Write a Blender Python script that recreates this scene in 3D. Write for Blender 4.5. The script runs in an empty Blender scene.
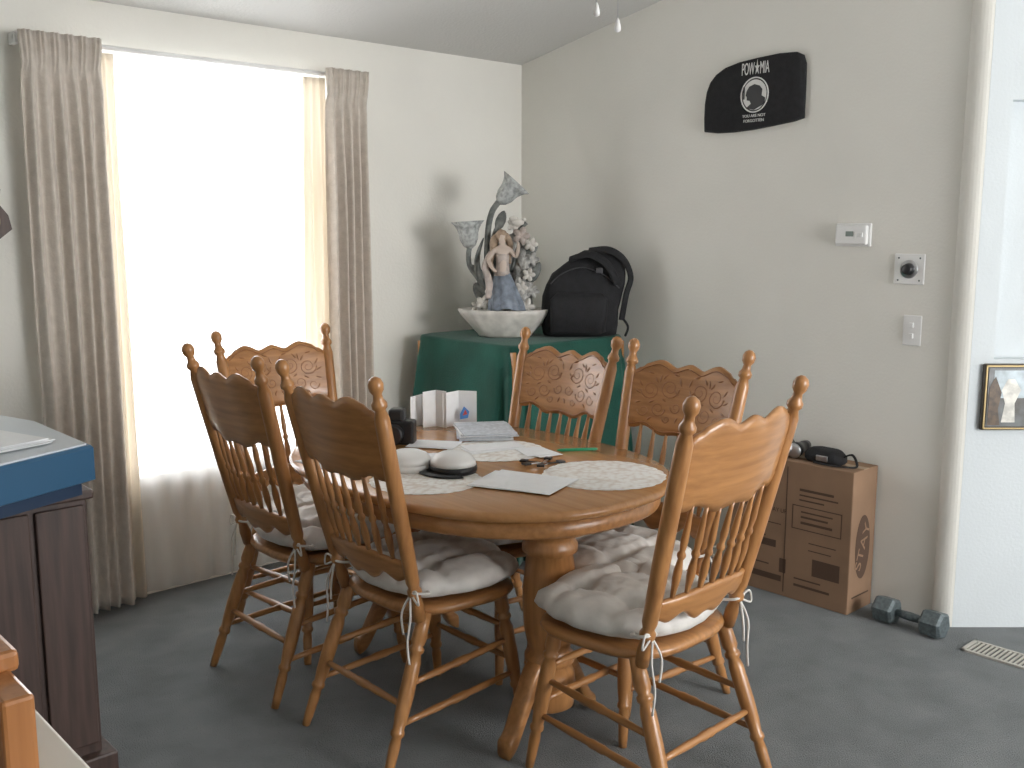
import bpy, bmesh, math, random
from mathutils import Vector, Matrix, noise
random.seed(4)
R=math.radians
scene=bpy.context.scene
COL=scene.collection

# ---------------------------------------------------------------- materials
def pmat(name,col,rough=.6,var=0.0,vscale=8,bump=0.0,bscale=60,metal=0,coat=0,stretch=(1,1,1),col2=None,spec=.5,detail=4,sheen=0,lo=.35,hi=.65):
    m=bpy.data.materials.new(name); m.use_nodes=True
    nt=m.node_tree; b=nt.nodes['Principled BSDF']
    b.inputs['Base Color'].default_value=(*col,1); b.inputs['Roughness'].default_value=rough
    b.inputs['Metallic'].default_value=metal; b.inputs['Coat Weight'].default_value=coat
    b.inputs['Coat Roughness'].default_value=.15
    b.inputs['Specular IOR Level'].default_value=spec
    b.inputs['Sheen Weight'].default_value=sheen
    tc=nt.nodes.new('ShaderNodeTexCoord'); mp=nt.nodes.new('ShaderNodeMapping')
    mp.inputs['Scale'].default_value=stretch
    nt.links.new(tc.outputs['Object'],mp.inputs[0])
    if var>0 or col2:
        n=nt.nodes.new('ShaderNodeTexNoise'); n.inputs['Scale'].default_value=vscale; n.inputs['Detail'].default_value=detail
        nt.links.new(mp.outputs[0],n.inputs[0])
        cr=nt.nodes.new('ShaderNodeValToRGB')
        c2=col2 if col2 else tuple(c*(1-var) for c in col)
        c1=col if col2 else tuple(min(1,c*(1+var*.5)) for c in col)
        cr.color_ramp.elements[0].position=lo; cr.color_ramp.elements[1].position=hi
        cr.color_ramp.elements[0].color=(*c2,1); cr.color_ramp.elements[1].color=(*c1,1)
        nt.links.new(n.outputs[0],cr.inputs[0]); nt.links.new(cr.outputs[0],b.inputs['Base Color'])
    if bump>0:
        n2=nt.nodes.new('ShaderNodeTexNoise'); n2.inputs['Scale'].default_value=bscale; n2.inputs['Detail'].default_value=3
        nt.links.new(mp.outputs[0],n2.inputs[0])
        bp=nt.nodes.new('ShaderNodeBump'); bp.inputs['Strength'].default_value=bump; bp.inputs['Distance'].default_value=.01
        nt.links.new(n2.outputs[0],bp.inputs['Height']); nt.links.new(bp.outputs[0],b.inputs['Normal'])
    return m

def oak(name,axis,light=(.49,.235,.083),dark=(.325,.143,.047),rough=.33):
    st=[34,34,34]; st['xyz'.index(axis)]=2.2
    return pmat(name,light,rough,vscale=1.6,stretch=tuple(st),col2=dark,coat=.35,bump=.05,bscale=2,detail=6,lo=.3,hi=.7)
OAKX=oak('oak_grain_x','x'); OAKY=oak('oak_grain_y','y'); OAKZ=oak('oak_grain_z','z')
OAKTOP=oak('oak_tabletop','y',(.50,.25,.095),(.40,.185,.065),.26)
OAKD=oak('oak_relief','x',(.38,.165,.055),(.28,.115,.037),.4)
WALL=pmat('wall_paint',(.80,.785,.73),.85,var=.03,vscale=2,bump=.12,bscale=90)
WALL_DAYTINT=pmat('wall_paint_daylight_tint',(.63,.67,.69),.85,var=.03,vscale=2,bump=.12,bscale=90)  # same wall paint, with the bluish daylight on the angled wall put into its colour
CEIL=pmat('ceiling_paint',(.62,.615,.595),.9,bump=.25,bscale=70)
CARPET=pmat('carpet',(.222,.236,.242),.98,vscale=6,col2=(.158,.170,.176),bump=.9,bscale=220,sheen=.15,detail=10,spec=.1,lo=.3,hi=.7)
WHITE=pmat('white_plastic',(.84,.84,.83),.4)
PAPER=pmat('paper',(.86,.87,.88),.8,var=.03,vscale=30)
PAPER2=pmat('paper_grey',(.62,.65,.70),.7,var=.2,vscale=60)
BLACK=pmat('black_fabric',(.012,.012,.014),.85,var=.3,vscale=40,bump=.3,bscale=200)
BLACKP=pmat('black_plastic',(.015,.015,.017),.35)
SILVER=pmat('silver_metal',(.6,.6,.62),.3,metal=1)
GREEN=pmat('green_cloth',(.009,.080,.057),.9,var=.25,vscale=6,bump=.3,bscale=150,sheen=.12)
CUSH=pmat('cushion_satin',(.74,.71,.67),.45,vscale=14,col2=(.60,.575,.54),bump=.25,bscale=30,sheen=.3)
DRAPE=pmat('drape_damask',(.66,.595,.525),.85,vscale=30,col2=(.585,.525,.46),bump=.2,bscale=120,sheen=.3)
CARD=pmat('cardboard',(.27,.165,.10),.85,var=.14,vscale=5)
CARDP=pmat('cardboard_print',(.085,.048,.03),.85)
DWOOD=pmat('dark_walnut',(.085,.05,.04),.5,vscale=1.5,stretch=(30,30,2),col2=(.045,.027,.022))
BLUE=pmat('blue_plastic',(.03,.105,.20),.4)
BLUED=pmat('dark_blue',(.012,.035,.08),.5)
CREAM=pmat('cream_laminate',(.66,.64,.57),.5)
IRON=pmat('grey_hammertone',(.13,.16,.17),.45,var=.3,vscale=80,metal=.3)
CERAM=pmat('ceramic_white',(.64,.61,.56),.35,var=.18,vscale=18)
STONE=pmat('statue_stone',(.54,.53,.50),.6,vscale=30,col2=(.20,.20,.19),bump=.5,bscale=50)
LEAF=pmat('statue_leaf',(.20,.21,.195),.5,vscale=30,col2=(.08,.09,.085))
SKIN=pmat('figurine_skin',(.55,.45,.38),.5)
HAIR=pmat('figurine_hair',(.37,.27,.19),.6,var=.3,vscale=60)
DRESS=pmat('figurine_dress',(.21,.245,.30),.5,var=.4,vscale=30)
PINK=pmat('figurine_pink',(.48,.41,.37),.5,var=.25,vscale=40)
GLASSY=pmat('frosted_glass',(.46,.48,.47),.25,var=.35,vscale=50)
GPEN=pmat('green_pen',(.01,.25,.12),.3)
RED=pmat('red_print',(.6,.08,.06),.6); BLUEPR=pmat('blue_print',(.08,.25,.6),.6)
GOLD=pmat('gold_frame',(.35,.26,.12),.35,metal=.6)

def lace(name,c1,c2,scale):
    m=pmat(name,c1,.8); nt=m.node_tree; b=nt.nodes['Principled BSDF']
    tc=nt.nodes.new('ShaderNodeTexCoord'); v=nt.nodes.new('ShaderNodeTexVoronoi'); v.inputs['Scale'].default_value=scale
    cr=nt.nodes.new('ShaderNodeValToRGB'); cr.color_ramp.elements[0].position=.35; cr.color_ramp.elements[1].position=.85
    cr.color_ramp.elements[0].color=(*c1,1); cr.color_ramp.elements[1].color=(*c2,1)
    nt.links.new(tc.outputs['Object'],v.inputs[0]); nt.links.new(v.outputs[0],cr.inputs[0]); nt.links.new(cr.outputs[0],b.inputs['Base Color'])
    return m
DOILY=lace('lace_doily',(.89,.88,.85),(.70,.64,.58),52)

def sheer(name,col,tf):
    m=bpy.data.materials.new(name); m.use_nodes=True; nt=m.node_tree; nt.nodes.clear()
    o=nt.nodes.new('ShaderNodeOutputMaterial'); d=nt.nodes.new('ShaderNodeBsdfDiffuse'); t=nt.nodes.new('ShaderNodeBsdfTranslucent'); tr=nt.nodes.new('ShaderNodeBsdfTransparent')
    for n in (d,t): n.inputs[0].default_value=(*col,1)
    a=nt.nodes.new('ShaderNodeMixShader'); a.inputs[0].default_value=.6
    b=nt.nodes.new('ShaderNodeMixShader'); b.inputs[0].default_value=tf
    nt.links.new(d.outputs[0],a.inputs[1]); nt.links.new(t.outputs[0],a.inputs[2])
    nt.links.new(a.outputs[0],b.inputs[1]); nt.links.new(tr.outputs[0],b.inputs[2]); nt.links.new(b.outputs[0],o.inputs[0])
    return m
SHEER=sheer('sheer_voile',(.93,.93,.92),.42)
LACEC=sheer('lace_panel',(.80,.74,.65),.05)

# ---------------------------------------------------------------- geometry helpers
def group(name,loc=(0,0,0),rz=0):
    e=bpy.data.objects.new(name,None); COL.objects.link(e); e.location=loc; e.rotation_euler=(0,0,R(rz)); e.empty_display_size=.1
    return e
def obj(name,me,parent=None,mat=None):
    o=bpy.data.objects.new(name,me); COL.objects.link(o)
    if mat and len(me.materials)==0: me.materials.append(mat)
    if parent: o.parent=parent
    return o
def mesh(name,vs,fs,mat=None,smooth=True):
    me=bpy.data.meshes.new(name); me.from_pydata([tuple(v) for v in vs],[],fs); me.update()
    bm=bmesh.new(); bm.from_mesh(me); bmesh.ops.recalc_face_normals(bm,faces=bm.faces); bm.to_mesh(me); bm.free()
    if smooth:
        me.polygons.foreach_set('use_smooth',[True]*len(me.polygons))
    if mat: me.materials.append(mat)
    return me
def boxmesh(name,lo,hi,mat,bev=0.003):
    bm=bmesh.new(); bmesh.ops.create_cube(bm,size=1)
    for v in bm.verts:
        for i in range(3): v.co[i]=lo[i]+(v.co[i]+.5)*(hi[i]-lo[i])
    if bev>0: bmesh.ops.bevel(bm,geom=bm.edges[:],offset=bev,segments=2,affect='EDGES',profile=.5)
    me=bpy.data.meshes.new(name); bm.to_mesh(me); bm.free(); me.materials.append(mat); return me
def box(name,lo,hi,mat,parent=None,bev=0.003): return obj(name,boxmesh(name,lo,hi,mat,bev),parent)
def frames(p0,p1):
    a=(p1-p0).normalized(); u=a.orthogonal().normalized(); w=a.cross(u); return a,u,w
def turned(p0,p1,prof,mat,name='turned',seg=14):
    p0=Vector(p0);p1=Vector(p1);a,u,w=frames(p0,p1);vs=[];fs=[]
    for t,r in prof:
        c=p0.lerp(p1,t)
        for k in range(seg):
            th=2*math.pi*k/seg; vs.append(c+(u*math.cos(th)+w*math.sin(th))*r)
    n=len(prof)
    for i in range(n-1):
        for k in range(seg):
            fs.append((i*seg+k,i*seg+(k+1)%seg,(i+1)*seg+(k+1)%seg,(i+1)*seg+k))
    fs.append(tuple(range(seg))); fs.append(tuple((n-1)*seg+k for k in range(seg)))
    return mesh(name,vs,fs,mat)
def smoothpath(pts,n=8):
    P=[Vector(p) for p in pts]; out=[]
    for i in range(len(P)-1):
        a=P[max(i-1,0)];b=P[i];c=P[i+1];d=P[min(i+2,len(P)-1)]
        for k in range(n):
            t=k/n
            out.append(.5*((2*b)+(c-a)*t+(2*a-5*b+4*c-d)*t*t+(3*b-a-3*c+d)*t*t*t))
    out.append(P[-1]); return out
def tube(pts,rad,mat,name='tube',seg=8,n=6,flat=1.0):
    P=smoothpath(pts,n) if n>1 else [Vector(p) for p in pts]
    vs=[];fs=[];u=None;N=len(P)
    for i,p in enumerate(P):
        a=(P[min(i+1,N-1)]-P[max(i-1,0)]).normalized()
        if u is None: u=a.orthogonal().normalized()
        u=(u-a*u.dot(a)).normalized(); w=a.cross(u)
        if callable(rad): r=rad(i/(N-1))
        elif isinstance(rad,(list,tuple)):
            x=i/(N-1)*(len(rad)-1);j=min(int(x),len(rad)-2);r=rad[j]+(rad[j+1]-rad[j])*(x-j)
        else: r=rad
        for k in range(seg):
            th=2*math.pi*k/seg; vs.append(p+u*math.cos(th)*r+w*math.sin(th)*r*flat)
    for i in range(N-1):
        for k in range(seg): fs.append((i*seg+k,i*seg+(k+1)%seg,(i+1)*seg+(k+1)%seg,(i+1)*seg+k))
    fs.append(tuple(range(seg))); fs.append(tuple((N-1)*seg+k for k in range(seg)))
    return mesh(name,vs,fs,mat)
def join(name,meshes):
    bm=bmesh.new(); mats=[]
    for me in meshes:
        mm=[]
        for m in me.materials:
            if m not in mats: mats.append(m)
            mm.append(mats.index(m))
        s=len(bm.faces); bm.from_mesh(me); bm.faces.ensure_lookup_table()
        for f in bm.faces[s:]: f.material_index=mm[f.material_index] if mm else 0
    out=bpy.data.meshes.new(name); bm.to_mesh(out); bm.free()
    for m in mats: out.materials.append(m)
    return out
def lathe(prof,mat,name='lathe',seg=32,sx=1,sy=1,c=(0,0,0),fl=0,nfl=12,tilt=None,close=True):
    vs=[];fs=[]
    for i,(r,z) in enumerate(prof):
        for k in range(seg):
            th=2*math.pi*k/seg; rr=r*(1+fl*(i/(len(prof)-1))*math.cos(nfl*th))
            vs.append(Vector((rr*math.cos(th)*sx,rr*math.sin(th)*sy,z)))
    n=len(prof)
    for i in range(n-1):
        for k in range(seg): fs.append((i*seg+k,i*seg+(k+1)%seg,(i+1)*seg+(k+1)%seg,(i+1)*seg+k))
    if close: fs.append(tuple(range(seg))); fs.append(tuple((n-1)*seg+k for k in range(seg)))
    if tilt: vs=[tilt@v for v in vs]
    vs=[v+Vector(c) for v in vs]
    return mesh(name,vs,fs,mat)
def selp(th,a,b,n):
    c,s=math.cos(th),math.sin(th)
    return (a*math.copysign(abs(c)**(2/n),c),b*math.copysign(abs(s)**(2/n),s))
def loft(rings,mat,name,smooth=True,cap=True):
    vs=[];fs=[];seg=len(rings[0])
    for r in rings: vs+= [Vector(p) for p in r]
    for i in range(len(rings)-1):
        for k in range(seg): fs.append((i*seg+k,i*seg+(k+1)%seg,(i+1)*seg+(k+1)%seg,(i+1)*seg+k))
    if cap: fs.append(tuple(range(seg))); fs.append(tuple((len(rings)-1)*seg+k for k in range(seg)))
    return mesh(name,vs,fs,mat,smooth)
def blob(c,rad,mat,name='blob',amp=.1,fr=8,sub=3):
    bm=bmesh.new(); bmesh.ops.create_icosphere(bm,subdivisions=sub,radius=1)
    for v in bm.verts:
        k=1+amp*noise.noise(v.co*fr*.3+Vector(c)*13)
        v.co=Vector((v.co.x*rad[0]*k+c[0],v.co.y*rad[1]*k+c[1],v.co.z*rad[2]*k+c[2]))
    for f in bm.faces: f.smooth=True
    me=bpy.data.meshes.new(name); bm.to_mesh(me); bm.free(); me.materials.append(mat); return me
def plate(pts2,y0,y1,mat,name):
    n=len(pts2); vs=[(x,y0,z) for x,z in pts2]+[(x,y1,z) for x,z in pts2]
    fs=[tuple(range(n)),tuple(range(n,2*n))]+[(i,(i+1)%n,n+(i+1)%n,n+i) for i in range(n)]
    return mesh(name,vs,fs,mat,False)
def text(s,size,loc,mat,parent,name,ext=.0008,rot=(90,0,0)):
    c=bpy.data.curves.new(name,'FONT'); c.body=s; c.size=size; c.extrude=ext; c.align_x='CENTER'; c.align_y='CENTER'
    c.materials.append(mat); o=bpy.data.objects.new(name,c); COL.objects.link(o); o.parent=parent; o.location=loc; o.rotation_euler=tuple(R(a) for a in rot); return o

# ---------------------------------------------------------------- room
WX,WY=3.70,3.95
def ceilz(y): return 2.346+.19*(WY-y)
box('floor',(-2.34,-2.74,-.1),(5.2,WY+.14,0),CARPET,bev=0)
x0,x1,y0,y1=-2.34,5.2,-2.74,WY+.14
vs=[(x,y,ceilz(y)+h) for h in (0,.1) for x,y in ((x0,y0),(x1,y0),(x1,y1),(x0,y1))]
obj('ceiling',mesh('ceiling',vs,[(0,1,2,3),(4,5,6,7),(0,1,5,4),(1,2,6,5),(2,3,7,6),(3,0,4,7)],CEIL,False))
wx0,wx1,wz0,wz1=1.42,2.52,.50,2.17
T=.14
wa=[boxmesh('w',(-2.2,WY,0),(wx0,WY+T,2.4),WALL,0),boxmesh('w',(wx1,WY,0),(5.2,WY+T,2.4),WALL,0),
    boxmesh('w',(wx0,WY,0),(wx1,WY+T,wz0),WALL,0),boxmesh('w',(wx0,WY,wz1),(wx1,WY+T,2.4),WALL,0)]
obj('wall_back',join('wall_back',wa))
yb=1.57
vs=[(WX,yb,0),(WX,WY,0),(WX,WY,ceilz(WY)+.02),(WX,yb,ceilz(yb)+.02)]; vs+=[(x+.12,y,z) for x,y,z in vs]
obj('wall_right',mesh('wall_right',vs,[(0,1,2,3),(4,5,6,7),(0,1,5,4),(1,2,6,5),(2,3,7,6),(3,0,4,7)],WALL,False))
tr=[]
for z in (0,ceilz(1.57)):
    ring=[(3.705-.030*math.cos(R(a)),1.575+.045*math.sin(R(a)),z) for a in range(-90,91,15)]
    ring+=[(3.76,1.62,z),(3.76,1.53,z)]
    tr.append(ring)
obj('trim_1',loft(tr,WALL,'trim_1',False))
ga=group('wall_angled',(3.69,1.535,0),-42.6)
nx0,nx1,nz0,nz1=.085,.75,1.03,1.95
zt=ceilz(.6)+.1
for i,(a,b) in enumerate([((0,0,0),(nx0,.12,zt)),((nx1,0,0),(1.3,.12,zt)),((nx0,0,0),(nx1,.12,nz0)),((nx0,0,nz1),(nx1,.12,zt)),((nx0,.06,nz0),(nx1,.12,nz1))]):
    box('panel_%d'%(i+1),a,b,WALL_DAYTINT,ga,bev=0)
box('wall_side',(4.62,-2.6,0),(4.74,.68,3.6),WALL,bev=0)
box('wall_left',(-2.34,-2.6,0),(-2.2,WY+.14,3.7),WALL,bev=0)
px0,px1,pz0,pz1=1.5,4.4,.15,2.35
wf=[boxmesh('w',(-2.34,-2.74,0),(px0,-2.6,3.6),WALL,0),boxmesh('w',(px1,-2.74,0),(4.74,-2.6,3.6),WALL,0),boxmesh('w',(px0,-2.74,0),(px1,-2.6,pz0),WALL,0),boxmesh('w',(px0,-2.74,pz1),(px1,-2.6,3.6),WALL,0)]
obj('wall_front',join('wall_front',wf))
gw=group('window_2')
for i,(a,b) in enumerate([((px0,-2.70,pz0),(px0+.05,-2.64,pz1)),((px1-.05,-2.70,pz0),(px1,-2.64,pz1)),((px0,-2.70,pz0),(px1,-2.64,pz0+.05)),((px0,-2.70,pz1-.05),(px1,-2.64,pz1)),((2.925,-2.70,pz0),(2.975,-2.64,pz1))]):
    box('frame_%d'%(i+1),a,b,WHITE,gw)
gw=group('window_1',(0,0,0))
for i,(a,b) in enumerate([((wx0,WY+.05,wz0),(wx0+.03,WY+.1,wz1)),((wx1-.03,WY+.05,wz0),(wx1,WY+.1,wz1)),((wx0,WY+.05,wz0),(wx1,WY+.1,wz0+.03)),((wx0,WY+.05,wz1-.03),(wx1,WY+.1,wz1))]):
    box('frame_%d'%(i+1),a,b,WHITE,gw)

# ---------------------------------------------------------------- curtains
def drape(name,xa,xb,folds,amp,mat,y,zt=2.19,zb=.02,head=True,parent=None,flare=0,ph=0,lean=0):
    NX=folds*14;NZ=60;vs=[];fs=[]
    for j in range(NZ+1):
        t=j/NZ; z=zt+(zb-zt)*t
        for i in range(NX+1):
            s=i/NX
            x=xa+(xb-xa)*s+flare*t*(s-.5)+lean*t
            k=min(1,max(0,t-.04)*6)
            if head: x=(xa+xb)/2+(x-(xa+xb)/2)*(1-.05*math.exp(-((t-.05)/.02)**2))
            w=math.sin(2*math.pi*folds*s+ph+k*(.7*math.sin(2.2*t+s*7+ph)+.3*math.sin(s*17)))
            a=amp*(.45+.55*k)*(.80+.45*noise.noise(Vector((s*5,ph,t))))
            yy=y+a*w+.014*noise.noise(Vector((s*6,t*3,ph)))*k
            if head and t<.06:
                pz=abs(math.sin(math.pi*folds*s)); yy=y-.026*pz**.5*(1+.35*math.cos(2*math.pi*folds*3*s))*(1-.7*math.exp(-((t-.045)/.01)**2))
            vs.append((x,yy,z))
    for j in range(NZ):
        for i in range(NX):
            a=j*(NX+1)+i; fs.append((a,a+1,a+NX+2,a+NX+1))
    me=mesh(name,vs,fs,mat); o=obj(name,me,parent)
    s=o.modifiers.new('s','SOLIDIFY'); s.thickness=.002
    return o
gc=group('curtain_set')
drape('drape_a',1.19,1.48,6,.028,DRAPE,3.845,parent=gc,flare=.0)
drape('drape_b',2.44,2.66,5,.028,DRAPE,3.845,parent=gc,flare=.0,ph=1)
drape('lace_a',1.46,1.535,2,.014,LACEC,3.885,zt=2.15,parent=gc,head=False,flare=.02)
drape('lace_b',2.35,2.46,3,.014,LACEC,3.885,zt=2.15,parent=gc,head=False,flare=.05,lean=-.02)
sh=drape('sheer',1.47,2.45,11,.012,SHEER,3.915,zt=2.165,parent=gc,head=False)
sh.modifiers.clear()
obj('rod',tube([(1.19,3.90,2.172),(1.9,3.90,2.172),(2.68,3.90,2.172)],.010,WHITE,n=1),gc)
for i,x in enumerate((1.2,2.67)): box('bracket_%d'%(i+1),(x-.01,3.88,2.15),(x+.01,3.95,2.19),WHITE,gc)

# ---------------------------------------------------------------- dining chairs
def build_chair_meshes():
    parts=[]
    def xw(z): return .187+(z-.44)/.67*.046
    def yl(z): return -.185-(z-.44)/.67*.165
    postprof=[(0,.018),(.06,.019),(.10,.014),(.115,.021),(.13,.021),(.145,.015),(.17,.020),(.4,.022),(.72,.022),(.84,.021),(.875,.014),(.885,.021),(.90,.021),(.915,.014),(.935,.012),(.95,.019),(.972,.021),(.99,.016),(1,.006)]
    legprof=[(0,.019),(.1,.021),(.17,.022),(.2,.016),(.215,.022),(.235,.022),(.25,.016),(.3,.021),(.5,.022),(.62,.02),(.7,.016),(.715,.020),(.735,.020),(.75,.014),(.8,.016),(.93,.014),(1,.012)]
    strprof=[(0,.008),(.15,.009),(.3,.011),(.42,.010),(.46,.013),(.5,.012),(.54,.013),(.58,.010),(.7,.011),(.85,.009),(1,.008)]
    spprof=[(0,.006),(.1,.008),(.2,.011),(.3,.011),(.42,.007),(.45,.011),(.48,.011),(.51,.007),(.62,.010),(.78,.008),(.9,.006),(1,.006)]
    k=1
    for s in (-1,1):
        parts.append(('post_%d'%k,turned((s*.187,-.185,.42),(s*.235,-.355,1.128),postprof,OAKZ)))
        parts.append(('rear_leg_%d'%k,turned((s*.185,-.165,.435),(s*.212,-.325,0),legprof,OAKZ)))
        parts.append(('front_leg_%d'%k,turned((s*.165,.13,.435),(s*.212,.19,0),legprof,OAKZ)))
        k+=1
    def rl(s,z): t=1-z/.435; return (s*(.185+.027*t),-.165-.16*t,z)
    def fl(s,z): t=1-z/.435; return (s*(.165+.047*t),.13+.06*t,z)
    st=[]
    for s in (-1,1):
        st.append(turned(rl(s,.14),fl(s,.16),strprof,OAKY)); st.append(turned(rl(s,.245),fl(s,.265),strprof,OAKY))
    st.append(turned(fl(-1,.20),fl(1,.20),strprof,OAKX)); st.append(turned(fl(-1,.305),fl(1,.305),strprof,OAKX)); st.append(turned(rl(-1,.19),rl(1,.19),strprof,OAKX))
    parts.append(('stretchers',join('stretchers',st)))
    rings=[]
    for inset,z in ((.03,.418),(.008,.424),(0,.436),(.003,.446),(.014,.452),(.06,.449),(.14,.444)):
        ring=[]
        for q in range(48):
            x,y=selp(2*math.pi*q/48,.235-inset,.21-inset,3.2)
            x*=1+.10*(y/.21); ring.append((x,y-.012,z))
        rings.append(ring)
    parts.append(('seat',loft(rings,OAKY,'seat')))
    def board(zb,zt,th,mat,bow=.03,nx=56,nz=12,name='b'):
        vs=[];fs=[]
        for side in (0,1):
            for j in range(nz+1):
                for i in range(nx+1):
                    s=-1+2*i/nx; z=zb(s)+(zt(s)-zb(s))*j/nz
                    e=min(1,min(j,nz-j)/1.5)
                    t=th*(.45+.55*e)
                    y=yl(z)-bow*(1-s*s)+(t/2 if side==0 else -t/2)
                    vs.append((s*(xw(z)-.004),y,z))
        M=(nx+1)*(nz+1)
        for j in range(nz):
            for i in range(nx):
                a=j*(nx+1)+i; fs.append((a,a+1,a+nx+2,a+nx+1)); b=a+M; fs.append((b,b+nx+1,b+nx+2,b+1))
        for i in range(nx):
            fs.append((i,i+M,i+1+M,i+1)); a=nz*(nx+1)+i; fs.append((a,a+1,a+1+M,a+M))
        for j in range(nz):
            for c in (0,nx):
                a=j*(nx+1)+c; fs.append((a,a+nx+1,a+nx+1+M,a+M))
        return mesh(name,vs,fs,mat)
    def zt(s):
        a=abs(s); z=1.046
        z+=.012*math.exp(-(a/.12)**2)-.006*math.exp(-((a-.25)/.08)**2)+.018*math.exp(-((a-.52)/.17)**2)
        z-=.012/(1+math.exp(-(a-.78)*70)); z-=.022*max(0,(a-.86)/.14)
        return z
    def zb(s):
        a=abs(s); return .832+.012*math.cos(a*3*math.pi)-.018*math.exp(-(a/.2)**2)+.02*max(0,(a-.8)/.2)
    parts.append(('crest_panel',board(zb,zt,.021,OAKX,name='crest_panel')))
    def zt2(s): return .602+.006*math.cos(s*math.pi)
    def zb2(s): return .540-.022*math.exp(-(abs(s)/.3)**2)+.01*math.cos(abs(s)*4*math.pi)
    parts.append(('lower_rail',board(zb2,zt2,.024,OAKX,name='lower_rail')))
    sp=[]
    for i in range(7):
        s=-.72+1.44*i/6; z0=.598; z1=zb(s)+.008
        sp.append(turned((s*(xw(z0)-.004),yl(z0)-.03*(1-s*s),z0),(s*(xw(z1)-.004),yl(z1)-.03*(1-s*s),z1),spprof,OAKZ,seg=10))
    parts.append(('spindles',join('spindles',sp)))
    rel=[]
    def pt(s,z,off=.0092): return (s*xw(z),yl(z)-.03*(1-s*s)+off,z)
    for sg in (-1,1):
        for (cx,cz,r,turn,dr) in ((.27,.975,.034,2.2,1),(.60,.965,.032,2.2,-1),(.43,.905,.026,1.9,1),(.12,.915,.020,1.7,-1),(.68,.895,.020,1.6,-1),(.26,.875,.014,1.5,-1)):
            pts=[]
            for q in range(22):
                t=q/21; rr=r*(1-.8*t); th=dr*turn*2*math.pi*t*.8+ (math.pi if dr>0 else 0)
                pts.append(pt(sg*(cx+rr*math.cos(th)/.2),cz+rr*math.sin(th)))
            rel.append(tube(pts,lambda t:.0034*(1-.4*t),OAKD,seg=6,n=1))
        for (cx,cz,ang,ln) in ((.08,1.00,75,.036),(.14,.965,50,.03),(.43,1.005,100,.036),(.50,1.00,60,.03),(.36,1.01,130,.028),(.76,.985,60,.034),(.80,.955,30,.03),(.55,.925,-30,.026),(.34,.935,210,.024),(.06,.875,-70,.026),(.55,.87,-40,.024),(.78,.92,-20,.026),(.18,1.02,20,.024),(.62,1.02,15,.026)):
            a=R(ang); pts=[pt(sg*(cx+math.cos(a)*ln*(t-.5)/.2+.012*math.sin(t*3)),cz+math.sin(a)*ln*(t-.5),.0085) for t in (0,.25,.5,.75,1)]
            rel.append(tube(pts,[.001,.005,.006,.004,.001],OAKD,seg=6,n=2,flat=.7))
        rel.append(tube([pt(sg*a,zt(a)-.014) for a in [x*.88/14 for x in range(15)]],.0022,OAKD,seg=6,n=1))
        rel.append(tube([pt(sg*a,zb(a)+.012) for a in [x*.88/14 for x in range(15)]],.0022,OAKD,seg=6,n=1))
    parts.append(('pressed_relief',join('pressed_relief',rel)))
    def cushion(seed):
        N=44;vs=[];fs=[]
        for side in (1,-1):
            for j in range(N+1):
                for i in range(N+1):
                    a=-1+2*i/N;b=-1+2*j/N
                    m=max(abs(a),abs(b)); l=math.hypot(a,b) or 1
                    k=(m/l)*.72+.28; x=a*k;y=b*k
                    x0=x*.242*(1+.07*y); y0=y*.224+.004
                    edge=max(0,1-m**5)**.5
                    h=.042*edge
                    if side>0:
                        h+=.012*edge
                        for bx in (-.42,.42):
                            for by in (-.42,.42):
                                d2=(x-bx)**2+(y-by)**2; h-=.034*math.exp(-d2/.012)
                        h-=.016*edge*(math.exp(-((abs(x)-.42)/.08)**2)+math.exp(-((abs(y)-.42)/.08)**2))
                        h+=.010*edge*noise.noise(Vector((x*3.5+seed,y*3.5,seed)))
                        h+=.006*edge*noise.noise(Vector((x*11+seed,y*11,seed)))
                    rip=.014*noise.noise(Vector((a*5,b*5,seed*2)))*m**4
                    vs.append((x0*(1+rip*3),y0*(1+rip*3),.492+side*h*(1 if side>0 else .88)))
        M=(N+1)**2
        for j in range(N):
            for i in range(N):
                a=j*(N+1)+i; fs.append((a,a+1,a+N+2,a+N+1)); fs.append((a+M,a+N+1+M,a+N+2+M,a+1+M))
        me=mesh('cushion',vs,fs,CUSH)
        bm=bmesh.new(); bm.from_mesh(me); bmesh.ops.remove_doubles(bm,verts=bm.verts,dist=.0004); bmesh.ops.recalc_face_normals(bm,faces=bm.faces); bm.to_mesh(me); bm.free(); return me
    parts.append(('cushion',cushion(1.3)))
    ties=[]
    for s in (-1,1):
        X=s*.19
        ties.append(tube([(X-.03*s,-.15,.49),(X+.022*s,-.17,.50),(X+.024*s,-.215,.51),(X-.02*s,-.215,.505),(X-.03*s,-.16,.495)],.004,CUSH,seg=6))
        ties.append(tube([(X,-.215,.505),(X+.035*s,-.225,.52),(X+.045*s,-.225,.485),(X+.01*s,-.22,.50)],.003,CUSH,seg=6))
        ties.append(tube([(X,-.22,.50),(X+.02*s,-.235,.44),(X+.012*s,-.24,.37),(X+.02*s,-.24,.31)],.0032,CUSH,seg=6))
        ties.append(tube([(X,-.22,.50),(X-.012*s,-.24,.45),(X-.006*s,-.24,.39)],.0032,CUSH,seg=6))
    parts.append(('cushion_ties',join('cushion_ties',ties)))
    return parts
CH=build_chair_meshes()
for (x,y,rz) in [(2.03,1.715,1),(1.80,2.325,-90),(1.785,2.91,-90),(1.92,3.10,180),(2.285,2.555,90),(2.28,2.005,90)]:
    g=group('dining_chair',(x,y,0),rz)
    for n,me in CH: obj(n,me,g)

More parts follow.
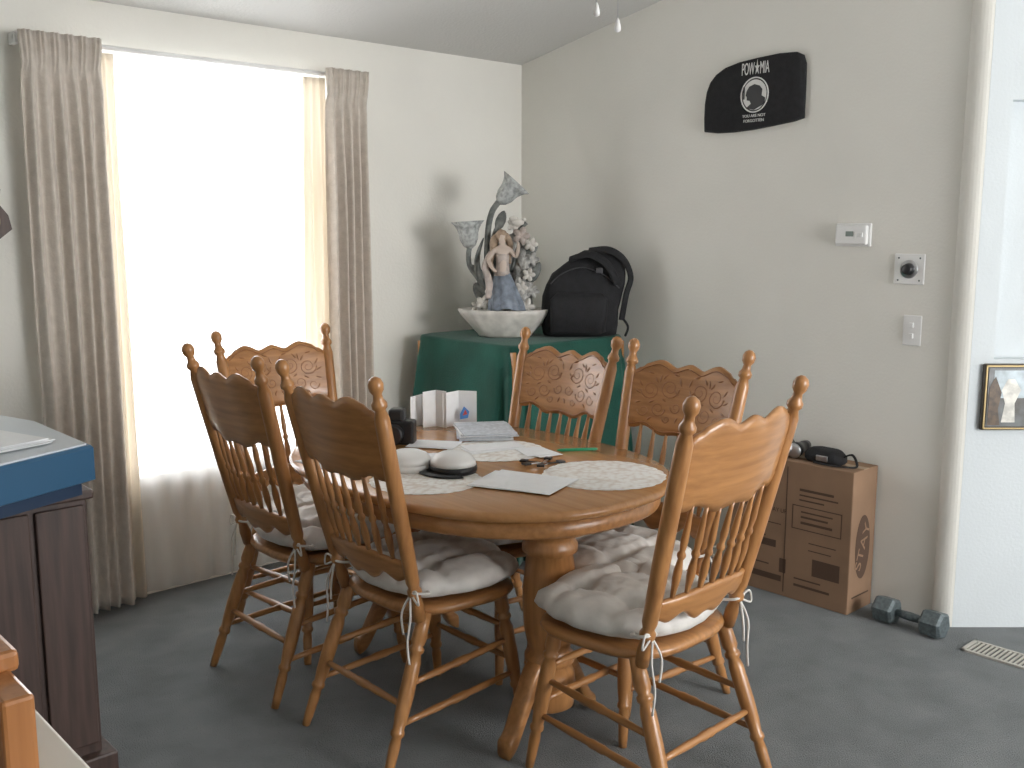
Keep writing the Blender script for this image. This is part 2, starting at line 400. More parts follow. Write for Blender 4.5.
# ---------------------------------------------------------------- dining table
gt=group('dining_table',(2.06,2.43,0),0)
A,B=.51,.685
def tring(inset,z,n=2.3): return [(*selp(2*math.pi*q/140,A-inset,B-inset,n),z) for q in range(140)]
obj('top',loft([tring(.03,.728),tring(.012,.730),tring(.002,.738),tring(0,.748),tring(.004,.756),tring(.012,.760),tring(.2,.7602)],OAKTOP,'top'),gt)
obj('apron',loft([tring(.06,.674),tring(.040,.676),tring(.036,.684),tring(.036,.728),tring(.05,.729)],OAKY,'apron'),gt)
pp=[(.12,.675),(.12,.64),(.080,.63),(.072,.61),(.082,.595),(.082,.575),(.068,.565),(.074,.52),(.080,.46),(.080,.40),(.076,.34),(.066,.29),(.060,.27),(.074,.255),(.074,.235),(.062,.225),(.076,.20),(.080,.15),(.074,.10),(.05,.085)]
for k,(px,py) in enumerate(((-.07,-.43),(.03,.41))):
    obj('pedestal_%d'%(k+1),lathe(pp,OAKZ,'ped',seg=32,c=(px,py,0)),gt)
    for q,sx in enumerate((-1,1)):
        sy=-.25 if (k==0)==(sx<0) else .25
        path=smoothpath([(px+sx*.03,py,.20),(px+sx*.08,py+sy*.03,.20),(px+sx*.13,py+sy*.06,.13),(px+sx*.175,py+sy*.085,.055),(px+sx*.205,py+sy*.10,.03)],6)
        rings=[]
        for i,p in enumerate(path):
            t=i/(len(path)-1); w=.032-.006*t; h=.05-.022*t
            d=Vector((sx*.9,sy*.35,0)).normalized(); n=Vector((-d.y,d.x,0))
            rings.append([p+n*selp(a,w,h,4)[0]+Vector((0,0,max(-p.z,selp(a,w,h,4)[1]))) for a in [2*math.pi*z/16 for z in range(16)]])
        obj('foot_%d_%d'%(k+1,q+1),loft(rings,OAKX,'foot'),gt)

# ---------------------------------------------------------------- tabletop things
TZ=.7605
def doily(x,y,r):
    n=96; vs=[(0,0,.0025)];fs=[]
    for rr,z in ((.5,.0025),(.93,.002),(1,.0008)):
        for k in range(n):
            th=2*math.pi*k/n; q=rr*r*(1+(.025*abs(math.cos(12*th)) if rr>.9 else 0)); vs.append((q*math.cos(th),q*math.sin(th),z+.0005*math.sin(5*th)))
    for k in range(n): fs.append((0,1+k,1+(k+1)%n))
    for i in range(2):
        for k in range(n): fs.append((1+i*n+k,1+i*n+(k+1)%n,1+(i+1)*n+(k+1)%n,1+(i+1)*n+k))
    o=obj('lace_placemat',mesh('lace_placemat',vs,fs,DOILY)); o.location=(x,y,TZ); return o
for p in ((2.215,1.995,.185),(2.20,2.47,.165),(1.775,2.31,.165)): doily(*p)
def sheets(name,x,y,rz,w,h,n,mat,z=TZ,seed=0,th=.003):
    ms=[]; rnd=random.Random(seed)
    for i in range(n):
        m=boxmesh('s',(-w/2,-h/2,0),(w/2,h/2,th*.7),mat if i%2==0 else PAPER,0)
        m.transform(Matrix.Translation((rnd.uniform(-.012,.012),rnd.uniform(-.012,.012),i*th))@Matrix.Rotation(rnd.uniform(-.12,.12),4,'Z')); ms.append(m)
    o=obj(name,join(name,ms)); o.location=(x,y,z); o.rotation_euler=(0,0,R(rz)); return o
sheets('letter_sheet',1.97,2.085,20,.20,.26,2,PAPER,z=TZ+.0035,seed=1,th=.0015)
sheets('magazine_stack',2.34,2.685,-35,.19,.23,9,PAPER2,z=TZ+.004,seed=3)
sheets('envelope',2.09,2.665,30,.11,.17,2,PAPER,z=TZ+.0035,seed=5,th=.0015)
sheets('letter_sheet',1.68,2.72,10,.12,.16,2,PAPER,z=TZ,seed=9,th=.0015)
sheets('envelope',2.21,2.50,75,.10,.20,2,PAPER,z=TZ+.0035,seed=14,th=.0015)
sheets('letter_sheet',2.27,2.345,-15,.09,.12,2,PAPER,z=TZ+.0035,seed=15,th=.0015)
sheets('letter_sheet',1.95,2.56,50,.10,.14,2,PAPER,z=TZ+.0005,seed=17,th=.0015)
g=group('greeting_cards',(2.345,2.925,TZ),-38)
for i,(x,y,a,w,h) in enumerate([(-.09,.02,15,.10,.12),(-.035,-.01,-10,.09,.14),(.05,.0,8,.13,.135)]):
    for s in (-1,1):
        if s<0: vs=[(0,0,0),(-w*.5,-.03,0),(-w*.5,-.03,h*.97),(0,0,h)]
        else: vs=[(0,0,0),(w*.5,-.03,0),(w*.5,-.03,h),(0,0,h)]
        m=mesh('card',vs,[(0,1,2,3)],PAPER,False); o=obj('card_%d%s'%(i+1,'a' if s<0 else 'b'),m,g); o.location=(x,y,0); o.rotation_euler=(0,0,R(a)); md=o.modifiers.new('s','SOLIDIFY'); md.thickness=.001
obj('print_1',plate([(.055,.03),(.085,.035),(.09,.06),(.07,.08),(.055,.05)],-.035,-.0345,BLUEPR,'p'),g)
obj('print_2',plate([(.065,.045),(.083,.05),(.075,.068)],-.0365,-.036,RED,'p'),g)
def cap(x,y,rz,two):
    g=group('visor_cap',(x,y,TZ+.003),rz)
    obj('crown',lathe([(.070,.0),(.073,.010),(.071,.022)] if two else [(.066,0),(.070,.012),(.068,.03)],BLACKP if two else WHITE,'crown',seg=28,sx=1.05),g)
    obj('dome',lathe([(.070,.021),(.067,.036),(.055,.050),(.036,.059),(.012,.063),(.001,.0635)],WHITE,'dome',seg=28,sx=1.05),g)
    br=[]
    for rr,z in ((.06,.006),(.105,.002),(.105,.005),(.06,.010)):
        br.append([(rr*math.cos(R(a))*1.0,rr*math.sin(R(a))*.9-.01,z) for a in range(-150,-29,8)])
    vs=[p for r in br for p in r]; n=len(br[0]); fs=[]
    for i in range(4):
        for k in range(n-1): fs.append((i*n+k,i*n+k+1,((i+1)%4)*n+k+1,((i+1)%4)*n+k))
    obj('brim',mesh('brim',vs,fs,BLACKP if two else WHITE),g)
cap(1.815,2.45,140,False); cap(1.90,2.335,-80,True)
g=group('compact_camera',(2.02,2.79,TZ),-50)
box('body',(-.065,-.03,0),(.065,.03,.085),BLACKP,g,.008); box('prism',(-.025,-.028,.08),(.03,.028,.125),BLACKP,g,.01)
obj('lens',turned((0,-.03,.042),(0,-.075,.042),[(0,.032),(.3,.034),(.6,.034),(.62,.036),(.97,.036),(1,.03)],BLACKP,seg=24),g)
obj('strap',tube([(-.065,0,.07),(-.10,.01,.11),(-.09,.02,.02),(-.07,-.05,.008),(-.03,-.06,.008)],.005,BLACK,seg=6),g)
g=group('key_bunch',(2.17,2.215,TZ),-30)
obj('ring',tube([(.016*math.cos(a),.016*math.sin(a),.004) for a in [x*math.pi/8 for x in range(17)]],.0015,SILVER,n=1,seg=6),g)
for i,a in enumerate((10,60,150,200,250)):
    k=boxmesh('k',(.014,-.004,.002+.002*i),(.065,.004,.005+.002*i),SILVER if i%2 else BLACKP,.0005); k2=boxmesh('k2',(.05,-.012,.002+.002*i),(.075,.012,.009+.002*i),BLACKP,.002)
    m=join('key',[k,k2]); m.transform(Matrix.Rotation(R(a),4,'Z')); obj('key_%d'%(i+1),m,g)
p=obj('pen',turned((-.07,0,.005),(.07,0,.005),[(0,.001),(.06,.004),(.1,.005),(.95,.005),(1,.003)],GPEN,seg=10)); p.location=(2.395,2.28,TZ); p.rotation_euler=(0,0,R(-35))

# ---------------------------------------------------------------- corner table with green cloth
gx0,gx1,gy0,gy1,gz=2.90,3.66,3.15,3.86,1.0
g=group('cloth_covered_table')
cx,cy=(gx0+gx1)/2,(gy0+gy1)/2; hw,hd=(gx1-gx0)/2,(gy1-gy0)/2
rings=[]
NS=160
def cring(grow,z,fold,n=9):
    out=[]
    for q in range(NS):
        th=2*math.pi*q/NS; x,y=selp(th,hw,hd,n)
        f=grow+fold*math.sin(th*14+1.5*math.sin(th*3))+fold*.7*noise.noise(Vector((math.cos(th)*3,math.sin(th)*3,z*.6)))
        L=math.hypot(x,y); X=cx+x+x/L*f;Y=cy+y+y/L*f
        out.append((min(X,WX-.01),min(Y,WY-.01),z))
    return out
for gr,z,fo in ((-.2,gz,0),(-.02,gz,0),(-.004,gz-.003,0),(.002,gz-.012,0),(.012,gz-.1,.008),(.030,gz-.3,.018),(.046,gz-.55,.026),(.058,gz-.8,.030),(.060,.03,.032)): rings.append(cring(gr,z,fo))
obj('tablecloth',loft(rings,GREEN,'tablecloth'),g)
for i,(x,y) in enumerate(((gx0+.04,gy0+.04),(gx1-.04,gy0+.04),(gx0+.04,gy1-.04),(gx1-.04,gy1-.04))): box('leg_%d'%(i+1),(x-.025,y-.025,0),(x+.025,y+.025,.97),OAKZ,g)

# ---------------------------------------------------------------- fountain statue
g=group('figurine_fountain',(3.165,3.49,gz),-42.6)
obj('bowl',lathe([(.11,0),(.125,.004),(.13,.015),(.155,.04),(.185,.075),(.207,.105),(.217,.128),(.210,.131),(.19,.105),(.12,.07),(.02,.06)],CERAM,'bowl',seg=96,sy=.70,fl=.04,nfl=16),g)
rk=[blob((0,0,.09),(.16,.10,.05),STONE,amp=.6,fr=12),blob((.01,.02,.16),(.10,.06,.08),STONE,amp=.7,fr=12),blob((-.06,.0,.14),(.05,.05,.06),STONE,amp=.7,fr=12),blob((.07,.0,.20),(.045,.04,.12),STONE,amp=.7,fr=12),blob((.085,.01,.31),(.04,.03,.11),STONE,amp=.8,fr=14),blob((.055,.03,.38),(.05,.03,.11),STONE,amp=.8,fr=14),blob((-.02,.04,.30),(.05,.025,.16),STONE,amp=.8,fr=14)]
obj('rockwork',join('rockwork',rk),g)
def tulip(c,sc,tilt):
    return lathe([(.010*sc,0),(.024*sc,.012*sc),(.034*sc,.035*sc),(.036*sc,.06*sc),(.044*sc,.085*sc),(.060*sc,.105*sc),(.054*sc,.103*sc),(.030*sc,.06*sc),(.01*sc,.02*sc)],GLASSY,'tulip',seg=48,c=c,fl=.14,nfl=6,tilt=tilt)
st=[tube([(-.03,0,.12),(-.08,.0,.30),(-.08,0,.48),(-.06,0,.58),(-.02,0,.635)],.014,LEAF,seg=8),
    tube([(-.05,0,.12),(-.12,0,.26),(-.165,0,.33),(-.17,0,.39),(-.16,0,.43)],.012,LEAF,seg=8),
    tube([(-.04,-.01,.18),(-.11,-.01,.26),(-.13,-.01,.36),(-.10,0,.46)],[.008,.022,.016,.003],LEAF,seg=8,flat=.4),
    tube([(-.03,0,.3),(-.06,0,.42),(-.03,0,.52),(.0,0,.56)],[.01,.02,.014,.003],LEAF,seg=8,flat=.4),
    tube([(.03,0,.3),(.06,0,.42),(.075,0,.50),(.10,0,.53)],.010,LEAF,seg=8)]
obj('stems',join('stems',st),g)
obj('shade_1',tulip((-.03,0,.62),1.2,Matrix.Rotation(R(42),4,'Y')),g)
obj('shade_2',tulip((-.165,0,.41),1.2,Matrix.Rotation(R(-4),4,'Y')),g)
lv=[]
for (c,a,s) in (((-.13,-.01,.30),-50,.09),((-.09,-.01,.22),-60,.10),((.10,-.01,.27),50,.09),((-.02,0,.54),20,.08),((.03,-.02,.16),60,.08),((.12,0,.40),40,.08),((.14,0,.30),25,.09),((-.12,0,.20),-30,.09)):
    m=blob((0,0,0),(.024,.007,s*.6),LEAF,amp=.2,sub=2); m.transform(Matrix.Translation(c)@Matrix.Rotation(R(a),4,'Y')); lv.append(m)
obj('leaves',join('leaves',lv),g)
fl=[]
for (c,s,mt) in (((.075,-.02,.47),.040,PINK),((.12,-.02,.43),.032,CERAM),((.04,-.0,.52),.030,CERAM),((.125,0,.36),.034,STONE),((.11,-.03,.29),.03,CERAM),((-.10,-.03,.16),.035,CERAM),((.10,-.03,.14),.04,CERAM),((.02,-.06,.12),.035,STONE),((.075,-.03,.23),.03,CERAM),((.13,-.01,.21),.03,STONE),((-.13,0,.14),.03,CERAM)):
    for a in range(5):
        m=blob((0,0,0),(s*.6,s*.25,s*.4),mt,amp=.1,sub=2); m.transform(Matrix.Translation(c)@Matrix.Rotation(R(a*72),4,'Y')@Matrix.Translation((s*.5,-.005,0))); fl.append(m)
    fl.append(blob(c,(s*.3,s*.35,s*.3),mt,amp=.1,sub=2))
for c,sx in (((.06,-.05,.53),1),((-.055,-.06,.20),-1)):
    fl.append(blob(c,(.030,.016,.016),CERAM,amp=.1,sub=2)); fl.append(blob((c[0]+.028*sx,c[1],c[2]+.014),(.011,.010,.010),CERAM,amp=0,sub=2)); fl.append(blob((c[0]-.02*sx,c[1]+.004,c[2]+.018),(.022,.005,.012),CERAM,amp=.1,sub=2))
obj('flowers',join('flowers',fl),g)
vv=[(0,0,.25),(0,-.002,.30),(.002,-.004,.34),(.0,-.004,.385),(.0,-.004,.405),(-.002,-.008,.425),(-.002,-.010,.450),
    (-.032,-.005,.382),(-.055,-.02,.345),(-.038,-.045,.315),(-.022,-.052,.30),(.030,-.005,.382),(.055,-.01,.355),(.062,-.03,.395),(.060,-.035,.415)]
ee=[(0,1),(1,2),(2,3),(3,4),(4,5),(5,6),(3,7),(7,8),(8,9),(9,10),(3,11),(11,12),(12,13),(13,14)]
rr=[.03,.024,.019,.021,.009,.017,.014,.011,.009,.007,.006,.011,.009,.007,.006]
gl=bpy.data.objects.new('lady',None); COL.objects.link(gl); gl.parent=g; gl.location=(-.012,-.055,-.055); gl.scale=(1.2,1.2,1.2)
me=bpy.data.meshes.new('lady'); me.from_pydata(vv,ee,[]); me.materials.append(SKIN)
lady=obj('lady_body',me,gl); md=lady.modifiers.new('skin','SKIN'); md.use_smooth_shade=True
for i,r in enumerate(rr): me.skin_vertices[0].data[i].radius=(r,r); me.skin_vertices[0].data[i].use_root=(i==0)
sd=lady.modifiers.new('s','SUBSURF'); sd.levels=2; sd.render_levels=2
obj('lady_bodice',lathe([(.032,.285),(.027,.305),(.024,.33),(.026,.35),(.027,.366),(.020,.378)],PINK,'bod',seg=20,sy=.85),gl)
vs=[];fs=[]
sk=[(.070,.150),(.066,.18),(.056,.215),(.045,.25),(.035,.28),(.028,.298)]
for i,(r,z) in enumerate(sk):
    for k in range(64):
        th=2*math.pi*k/64; q=r*(1+.10*(1-i/5)*math.sin(9*th+z*20)); vs.append((q*math.cos(th)+(.298-z)*.12,q*math.sin(th)*.8,z+ (.012*math.sin(3*th) if i==0 else 0)))
for i in range(5):
    for k in range(64): fs.append((i*64+k,i*64+(k+1)%64,(i+1)*64+(k+1)%64,(i+1)*64+k))
obj('lady_skirt',mesh('lady_skirt',vs,fs,DRESS),gl)
obj('lady_shawl',tube([(-.045,.0,.375),(-.065,-.02,.32),(-.05,-.04,.26),(-.055,-.045,.20)],[.010,.018,.02,.014],PINK,seg=10,flat=.5),gl)
hr=[blob((-.003,.000,.436),(.023,.022,.026),HAIR,amp=.3),tube([(-.003,.008,.44),(-.030,.01,.42),(-.035,.01,.38),(-.045,.01,.34),(-.035,.01,.31)],[.016,.017,.014,.011,.004],HAIR),tube([(.01,.01,.44),(.028,.01,.41),(.026,.01,.36),(.03,.01,.33)],[.014,.013,.010,.004],HAIR)]
obj('lady_hair',join('hair',hr),gl)

# ---------------------------------------------------------------- backpack
g=group('backpack',(3.45,3.265,gz),-44)
def bring(xl,xr,z,d,yc=0,n=3):
    out=[]
    for q in range(56):
        th=2*math.pi*q/56; x,y=selp(th,(xr-xl)/2,d/2,n)
        k=1+.06*noise.noise(Vector((x*12,y*12,z*14)))
        out.append(((xl+xr)/2+x*k,yc+y*k,z+.005*noise.noise(Vector((x*20,y*20,z*9)))))
    return out
P=[(-.165,.14,.004,.15),(-.18,.165,.01,.19),(-.19,.17,.06,.22),(-.19,.175,.13,.23),(-.183,.185,.19,.22),(-.172,.20,.245,.21),(-.140,.205,.29,.19),(-.09,.20,.335,.16),(-.045,.17,.37,.12),(-.01,.12,.392,.08),(.01,.08,.402,.04)]
obj('body',loft([bring(*p,n=3.6) for p in P],BLACK,'body'),g)
P=[(-.13,.09,.02,.05),(-.145,.11,.03,.09),(-.15,.115,.12,.11),(-.145,.115,.18,.09),(-.12,.09,.21,.04)]
obj('front_pocket',loft([bring(a,b,c,d,-.11,4) for a,b,c,d in P],BLACK,'pocket'),g)
ZIP=pmat('zip_grey',(.05,.05,.055),.4)
obj('zip',tube([(-.15,-.10,.25),(-.09,-.10,.30),(0,-.095,.325),(.10,-.10,.29),(.17,-.09,.23)],.003,ZIP,seg=6),g)
obj('strap_1',tube([(.03,-.03,.40),(.12,-.06,.405),(.19,-.06,.36),(.225,-.05,.28),(.205,-.06,.20),(.185,-.06,.08)],.022,BLACK,seg=8,flat=.35),g)
obj('strap_2',tube([(-.06,-.05,.36),(.03,-.10,.385),(.11,-.115,.34),(.16,-.11,.25)],.022,BLACK,seg=8,flat=.35),g)
obj('hanging_strap',tube([(.18,-.06,.10),(.215,-.06,.05),(.20,-.10,.01)],.006,BLACK,seg=6),g)
obj('buckle',boxmesh('b',(.06,-.125,.30),(.09,-.11,.325),ZIP,.003),g)

# ---------------------------------------------------------------- wall items
g=group('embroidered_cap_hanging',(WX-.002,2.51,0),-90)
out=[(-.243,1.922),(-.246,1.98),(-.244,2.04),(-.236,2.09),(-.218,2.13),(-.188,2.160),(-.14,2.184),(-.07,2.199),(.02,2.207),(.12,2.212),(.20,2.208),(.230,2.193),(.242,2.16),(.244,2.08),(.243,1.945),(.20,1.935),(.1,1.924),(0,1.915),(-.1,1.911),(-.18,1.913)]
rings=[]
for s,y in ((1,-.001),(1,-.012),(.985,-.022),(.93,-.028),(.5,-.030)):
    rings.append([((x)*s,y,2.05+(z-2.05)*s) for x,z in out])
obj('felt',loft(rings,BLACK,'felt'),g)
WT=pmat('white_stitch',(.75,.75,.73),.8)
text('POW\u2605MIA',.056,(.02,-.0325,2.160),WT,g,'lettering').scale=(.48,1.25,1)
ringpts=[(.02+.066*math.cos(a),-.032,2.055+.070*math.sin(a)) for a in [x*2*math.pi/40 for x in range(41)]]
obj('emblem_ring',tube(ringpts,.003,WT,n=1,seg=6),g)
obj('emblem_field',plate([(.02+.058*math.cos(a),2.055+.062*math.sin(a)) for a in [x*2*math.pi/40 for x in range(40)]],-.0325,-.030,WT,'f'),g)
sil=[(.02,1.994),(.07,2.015),(.072,2.04),(.055,2.05),(.058,2.075),(.045,2.09),(.02,2.098),(-.005,2.09),(-.018,2.072),(-.022,2.055),(-.016,2.048),(-.016,2.035),(-.002,2.032),(.005,2.02),(-.02,2.002)]
obj('emblem_silhouette',plate(sil,-.0345,-.0325,BLACKP,'s'),g)
obj('watchtower',plate([(-.035,2.04),(-.028,2.04),(-.028,2.09),(-.035,2.09)],-.0345,-.0325,BLACKP,'s'),g)
text('YOU ARE NOT',.017,(.02,-.0325,1.970),WT,g,'motto_1'); text('FORGOTTEN',.017,(.02,-.0325,1.950),WT,g,'motto_2')

g=group('thermostat',(WX,2.025,1.478),-90)
box('base',(-.074,-.012,-.045),(.074,0,.045),WHITE,g); box('cover',(-.066,-.032,-.038),(.066,-.010,.038),WHITE,g,.006)
box('display',(-.020,-.034,-.006),(.012,-.031,.014),pmat('lcd',(.22,.26,.24),.3),g,.001)
for i in range(2): box('button_%d'%(i+1),(.022+.018*i,-.036,-.008),(.034+.018*i,-.031,.008),WHITE,g,.001)
g=group('dimmer_switch',(WX,1.79,1.35),-90)
box('plate',(-.06,-.008,-.058),(.06,0,.058),WHITE,g,.004)
obj('escutcheon',turned((0,-.007,0),(0,-.011,0),[(0,.036),(1,.034)],SILVER,seg=28),g)
obj('knob',turned((0,-.010,0),(0,-.035,0),[(0,.024),(.3,.022),(.9,.019),(1,.015)],BLACKP,seg=24),g)
for i,(x,z) in enumerate(((-.042,.042),(.042,.042),(-.042,-.042),(.042,-.042))): obj('screw_%d'%(i+1),turned((x,-.007,z),(x,-.010,z),[(0,.004),(1,.003)],IRON,seg=10),g)
g=group('light_switch',(WX,1.765,1.118),-90)
box('plate',(-.036,-.007,-.058),(.036,0,.058),WHITE,g,.003)
for i,z in enumerate((-.02,.02)): box('toggle_%d'%(i+1),(-.008,-.017,z-.010),(.008,-.006,z+.010),WHITE,g,.002)
g=group('framed_picture',(3.69+.045*.736,1.535-.045*.677,.77),-42.6)
box('frame',(0,-.022,0),(.36,-.002,.245),pmat('dark_frame',(.06,.045,.03),.35),g,.004)
for i,(a,b) in enumerate((((.004,-.026,.004),(.010,-.020,.241)),((.004,-.026,.004),(.356,-.020,.010)),((.350,-.026,.004),(.356,-.020,.241)),((.004,-.026,.235),(.356,-.020,.241)))): box('fillet_%d'%(i+1),a,b,GOLD,g,.001)
box('art',(.014,-.0245,.014),(.346,-.021,.231),pmat('art_ground',(.16,.17,.17),.2,vscale=12,col2=(.07,.06,.05)),g,.001)
obj('painted_sky',plate([(.035,.12),(.33,.12),(.33,.222),(.035,.222)],-.0252,-.0245,pmat('art_sky',(.50,.58,.62),.2,var=.3,vscale=20),'s'),g)
obj('painted_figure',plate([(.07,.03),(.12,.03),(.115,.10),(.135,.15),(.11,.19),(.085,.19),(.065,.15),(.08,.10)],-.0258,-.0252,pmat('art_white',(.7,.68,.62),.3,var=.3,vscale=30),'s'),g)
obj('painted_foliage',plate([(.02,.02),(.065,.02),(.055,.08),(.065,.14),(.04,.20),(.02,.16)],-.0262,-.0254,pmat('art_brown',(.10,.06,.03),.3,var=.5,vscale=40),'s'),g)
g=group('wall_clock',(1.055,WY,1.50),0)
out=[(-.09,.0),(-.04,-.04),(0,-.06),(.04,-.04),(.09,0),(.08,.05),(.05,.09),(.06,.14),(.03,.20),(0,.24),(-.03,.20),(-.06,.14),(-.05,.09),(-.08,.05)]
obj('case',plate(out,-.04,0,DWOOD,'case'),g)
obj('dial',turned((0,-.04,.03),(0,-.052,.03),[(0,.05),(.6,.05),(1,.044)],GOLD,seg=28),g); obj('face',turned((0,-.052,.03),(0,-.055,.03),[(0,.042),(1,.042)],PAPER,seg=28),g)

# ---------------------------------------------------------------- cardboard box
g=group('cardboard_box',(3.50,2.145,0),-90)
box('carton',(-.28,0,0),(.28,.19,.575),CARD,g,.004)
box('tape',(-.281,.075,.574),(.281,.115,.5765),pmat('tape',(.35,.24,.14),.3),g,0)
pr=[]
for (a,b,c,d) in ((-.24,.50,-.10,.505),(-.24,.48,-.14,.484),(.05,.46,.2,.47),(.05,.44,.22,.446),(.05,.42,.16,.426),(-.24,.06,-.02,.085),(.04,.06,.20,.07),(.04,.09,.16,.096),(-.24,.12,-.08,.126),(-.24,.30,-.03,.304),(.10,.25,.22,.254),(.10,.22,.20,.224),(-.24,.40,-.235,.48),(-.1,.40,-.095,.48),
    (.02,.30,.24,.304),(.02,.30,.024,.40),(.236,.30,.24,.40),(.02,.396,.24,.40),(.06,.325,.20,.335),(.06,.35,.18,.358),(.06,.372,.20,.378),(-.24,.20,-.05,.23),(-.24,.24,-.10,.246),(-.01,.02,-.006,.55),(-.03,.10,-.0,.16),(.12,.12,.24,.19)):
    pr.append(boxmesh('p',(a,-.0012,b),(c,.001,d),CARDP,0))
obj('print_lines',join('print_lines',pr),g)
text('FRAGILE  THIS WAY UP',.024,(-.13,-.001,.36),CARDP,g,'print_text',.0004)
ov=[(.095+.055*math.cos(a),.26+.13*math.sin(a)) for a in [x*2*math.pi/36 for x in range(36)]]
vs=[(.2802,y,z) for y,z in ov]+[(.2812,y,z) for y,z in ov]; n=36
obj('side_logo',mesh('side_logo',vs,[tuple(range(n)),tuple(range(n,2*n))]+[(i,(i+1)%n,n+(i+1)%n,n+i) for i in range(n)],CARDP,False),g)
lo=text('STAY',.085,(.2815,.095,.26),CARD,g,'logo_text',.0004,(90,0,90)); lo.rotation_euler=(R(90),R(-70),R(90)); lo.scale=(1,.8,1)
obj('side_print',boxmesh('s',(.2802,.03,.06),(.2812,.16,.066),CARDP,0),g)
g=group('binoculars',(3.60,2.20,.5765),-80)
for s in (-1,1):
    obj('barrel_%d'%(s+2),turned((s*.035,-.07,.033),(s*.035,.07,.033),[(0,.030),(.25,.031),(.3,.026),(.7,.022),(.75,.024),(1,.02)],BLACKP,seg=20),g)
    obj('rim_%d'%(s+2),turned((s*.035,-.074,.033),(s*.035,-.068,.033),[(0,.028),(1,.031)],SILVER,seg=20),g)
box('bridge',(-.03,-.03,.025),(.03,.03,.042),BLACKP,g)
obj('strap',tube([(-.06,.04,.03),(-.12,.06,.055),(-.16,0,.01),(-.10,-.05,.008),(0,-.075,.008)],.006,BLACK,seg=6,flat=.6),g)
g=group('strapped_case',(3.585,2.03,.5765),-90)
P=[(-.08,.07,.001,.09),(-.09,.08,.01,.10),(-.09,.08,.03,.10),(-.07,.06,.05,.08),(-.04,.03,.056,.04)]
obj('pouch',loft([bring(*p) for p in P],BLACK,'pouch'),g)
box('buckle',(-.02,-.054,.012),(.03,-.048,.034),SILVER,g,.002)
obj('strap',tube([(.07,0,.03),(.12,-.02,.05),(.145,-.03,.01),(.11,-.06,.008),(.05,-.075,.007),(-.02,-.07,.007)],.005,BLACK,seg=6,flat=.6),g)

# ---------------------------------------------------------------- dumbbell and vent
g=group('dumbbell',(3.56,1.64,0),-92)
hx=[(0,.046),(.12,.053),(.88,.053),(1,.044)]
for i,(a,b) in enumerate(((-.135,-.055),(.055,.135))): 
    m=turned((a,0,.047),(b,0,.047),hx,IRON,seg=6); m.polygons.foreach_set('use_smooth',[False]*len(m.polygons)); obj('head_%d'%(i+1),m,g)
obj('grip',turned((-.06,0,.047),(.06,0,.047),[(0,.013),(.5,.017),(1,.013)],IRON,seg=14),g)
g=group('floor_vent',(3.56,1.25,0),-90)
VM=pmat('vent_metal',(.50,.48,.43),.5,metal=.2)
box('frame_a',(-.17,-.06,0),(.17,-.048,.008),VM,g,.001); box('frame_b',(-.17,.048,0),(.17,.06,.008),VM,g,.001); box('frame_c',(-.17,-.06,0),(-.155,.06,.008),VM,g,.001); box('frame_d',(.155,-.06,0),(.17,.06,.008),VM,g,.001)
box('duct',(-.16,-.05,0),(.16,.05,.002),BLACKP,g,0)
obj('louvres',join('l',[boxmesh('l',(-.15+.0158*i,-.05,.001),(-.143+.0158*i,.05,.007),VM,0) for i in range(20)]),g)

# ---------------------------------------------------------------- left cabinet, blue case
g=group('wood_cabinet')
box('carcass',(-.05,2.70,.05),(.925,3.20,.79),DWOOD,g,.004); box('plinth',(-.07,2.665,0),(.955,3.22,.06),DWOOD,g,.006); box('worktop',(-.07,2.68,.785),(.94,3.22,.81),DWOOD,g,.006)
for i,(a,b) in enumerate(((.79,.915),(.30,.775),(-.04,.285))): box('door_panel_%d'%(i+1),(a,2.688,.09),(b,2.702,.77),DWOOD,g,.004)
g=group('blue_storage_case',(0,0,.812))
def poly(s,z): 
    pts=[(.925,2.62),(.925,3.05),(.86,3.30),(.25,3.30),(.10,3.12),(.10,2.62),(.25,2.50),(.64,2.50)]; c=(.5,2.88)
    return [(c[0]+(x-c[0])*s,c[1]+(y-c[1])*s,z) for x,y in pts]
obj('base',loft([poly(.93,0),poly(.93,.035)],BLUED,'base',False),g)
obj('rim',loft([poly(.97,.035),poly(1.0,.04),poly(1.0,.125),poly(.985,.132)],BLUE,'rim',False),g)
obj('lid',loft([poly(.965,.131),poly(.965,.137)],pmat('white_glass',(.62,.67,.71),.3),'lid',False),g)
sheets('paper_pile',.70,2.78,20,.2,.26,6,PAPER,z=.950,seed=8)

# ---------------------------------------------------------------- near-left desk
g=group('desk')
box('top',(-.35,1.05,.715),(.455,1.90,.745),CREAM,g,.006)
for i,(x,y) in enumerate(((-.30,1.10),(.41,1.10),(-.30,1.86),(.41,1.86))): box('leg_%d'%(i+1),(x-.02,y-.02,0),(x+.02,y+.02,.716),CREAM,g)
OR=oak('orange_pine','z',(.44,.185,.06),(.34,.13,.037))
g=group('wooden_desk_shelf')
box('side_1',(.340,1.36,.746),(.383,1.70,.885),OR,g,.006); box('side_2',(-.2,1.36,.746),(-.16,1.70,.885),OR,g,.006)
box('shelf',(-.22,1.46,.88),(.395,1.73,.912),OR,g,.008); box('back',(-.16,1.66,.746),(.340,1.67,.885),OR,g,.002)

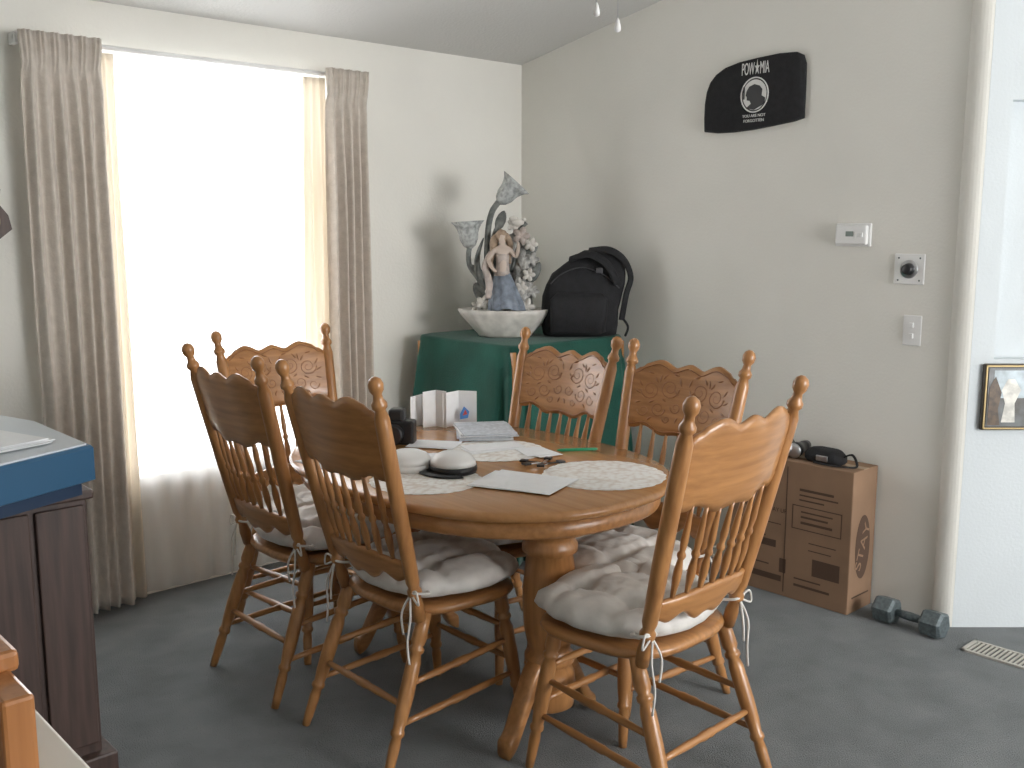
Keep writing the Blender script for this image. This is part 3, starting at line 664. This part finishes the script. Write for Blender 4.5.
# ---------------------------------------------------------------- ceiling fan (only its pull chains reach the view)
fz=ceilz(2.1)
g=group('ceiling_fan',(2.3,2.1,0))
obj('downrod',turned((0,0,fz),(0,0,fz-.12),[(0,.06),(.3,.06),(.35,.015),(1,.015)],WHITE,seg=20),g)
obj('motor',lathe([(.04,fz-.10),(.10,fz-.12),(.12,fz-.16),(.12,fz-.20),(.08,fz-.23),(.05,fz-.26),(.04,fz-.28)],WHITE,'motor'),g)
for i in range(5):
    m=boxmesh('b',(.14,-.06,fz-.20),(.58,.06,fz-.19),OAKX,.004); m.transform(Matrix.Rotation(R(72*i+10),4,'Z')); obj('blade_%d'%(i+1),m,g)
obj('light_bowl',lathe([(.04,fz-.275),(.10,fz-.29),(.10,fz-.33),(.07,fz-.37),(.02,fz-.385)],GLASSY,'bowl'),g)
for i,(x,y,zb) in enumerate(((-.03,-.0,2.125),(.03,-.03,2.085))):
    obj('chain_%d'%(i+1),tube([(x,y,fz-.28),(x,y,zb+.02)],.0015,SILVER,n=1,seg=6),g)
    obj('pull_%d'%(i+1),lathe([(.002,.035),(.006,.025),(.010,.008),(.009,-.002),(.003,-.006)],WHITE,'pull',seg=14,c=(x,y,zb)),g)

# ---------------------------------------------------------------- light
w=bpy.data.worlds.new('sky'); scene.world=w; w.use_nodes=True
bg=w.node_tree.nodes['Background']; bg.inputs[0].default_value=(.965,.98,1,1); bg.inputs[1].default_value=6.5
def area(name,loc,target,size,e,col):
    l=bpy.data.lights.new(name,'AREA'); l.energy=e; l.size=size; l.color=col; o=bpy.data.objects.new(name,l); COL.objects.link(o); o.location=loc
    o.rotation_euler=(Vector(target)-Vector(loc)).to_track_quat('-Z','Y').to_euler(); return o
area('daylight_from_patio',(3.1,-2.3,1.8),(2.8,3.0,1.2),1.3,72,(1,.985,.96))

cam=bpy.data.cameras.new('camera'); cam.lens=35.16; cam.sensor_width=36; cam.clip_start=.05
co=bpy.data.objects.new('camera',cam); COL.objects.link(co); co.location=(0,0,1.5); co.rotation_euler=(R(90-8.8),0,R(-42.6)); scene.camera=co
scene.view_settings.view_transform='Standard'
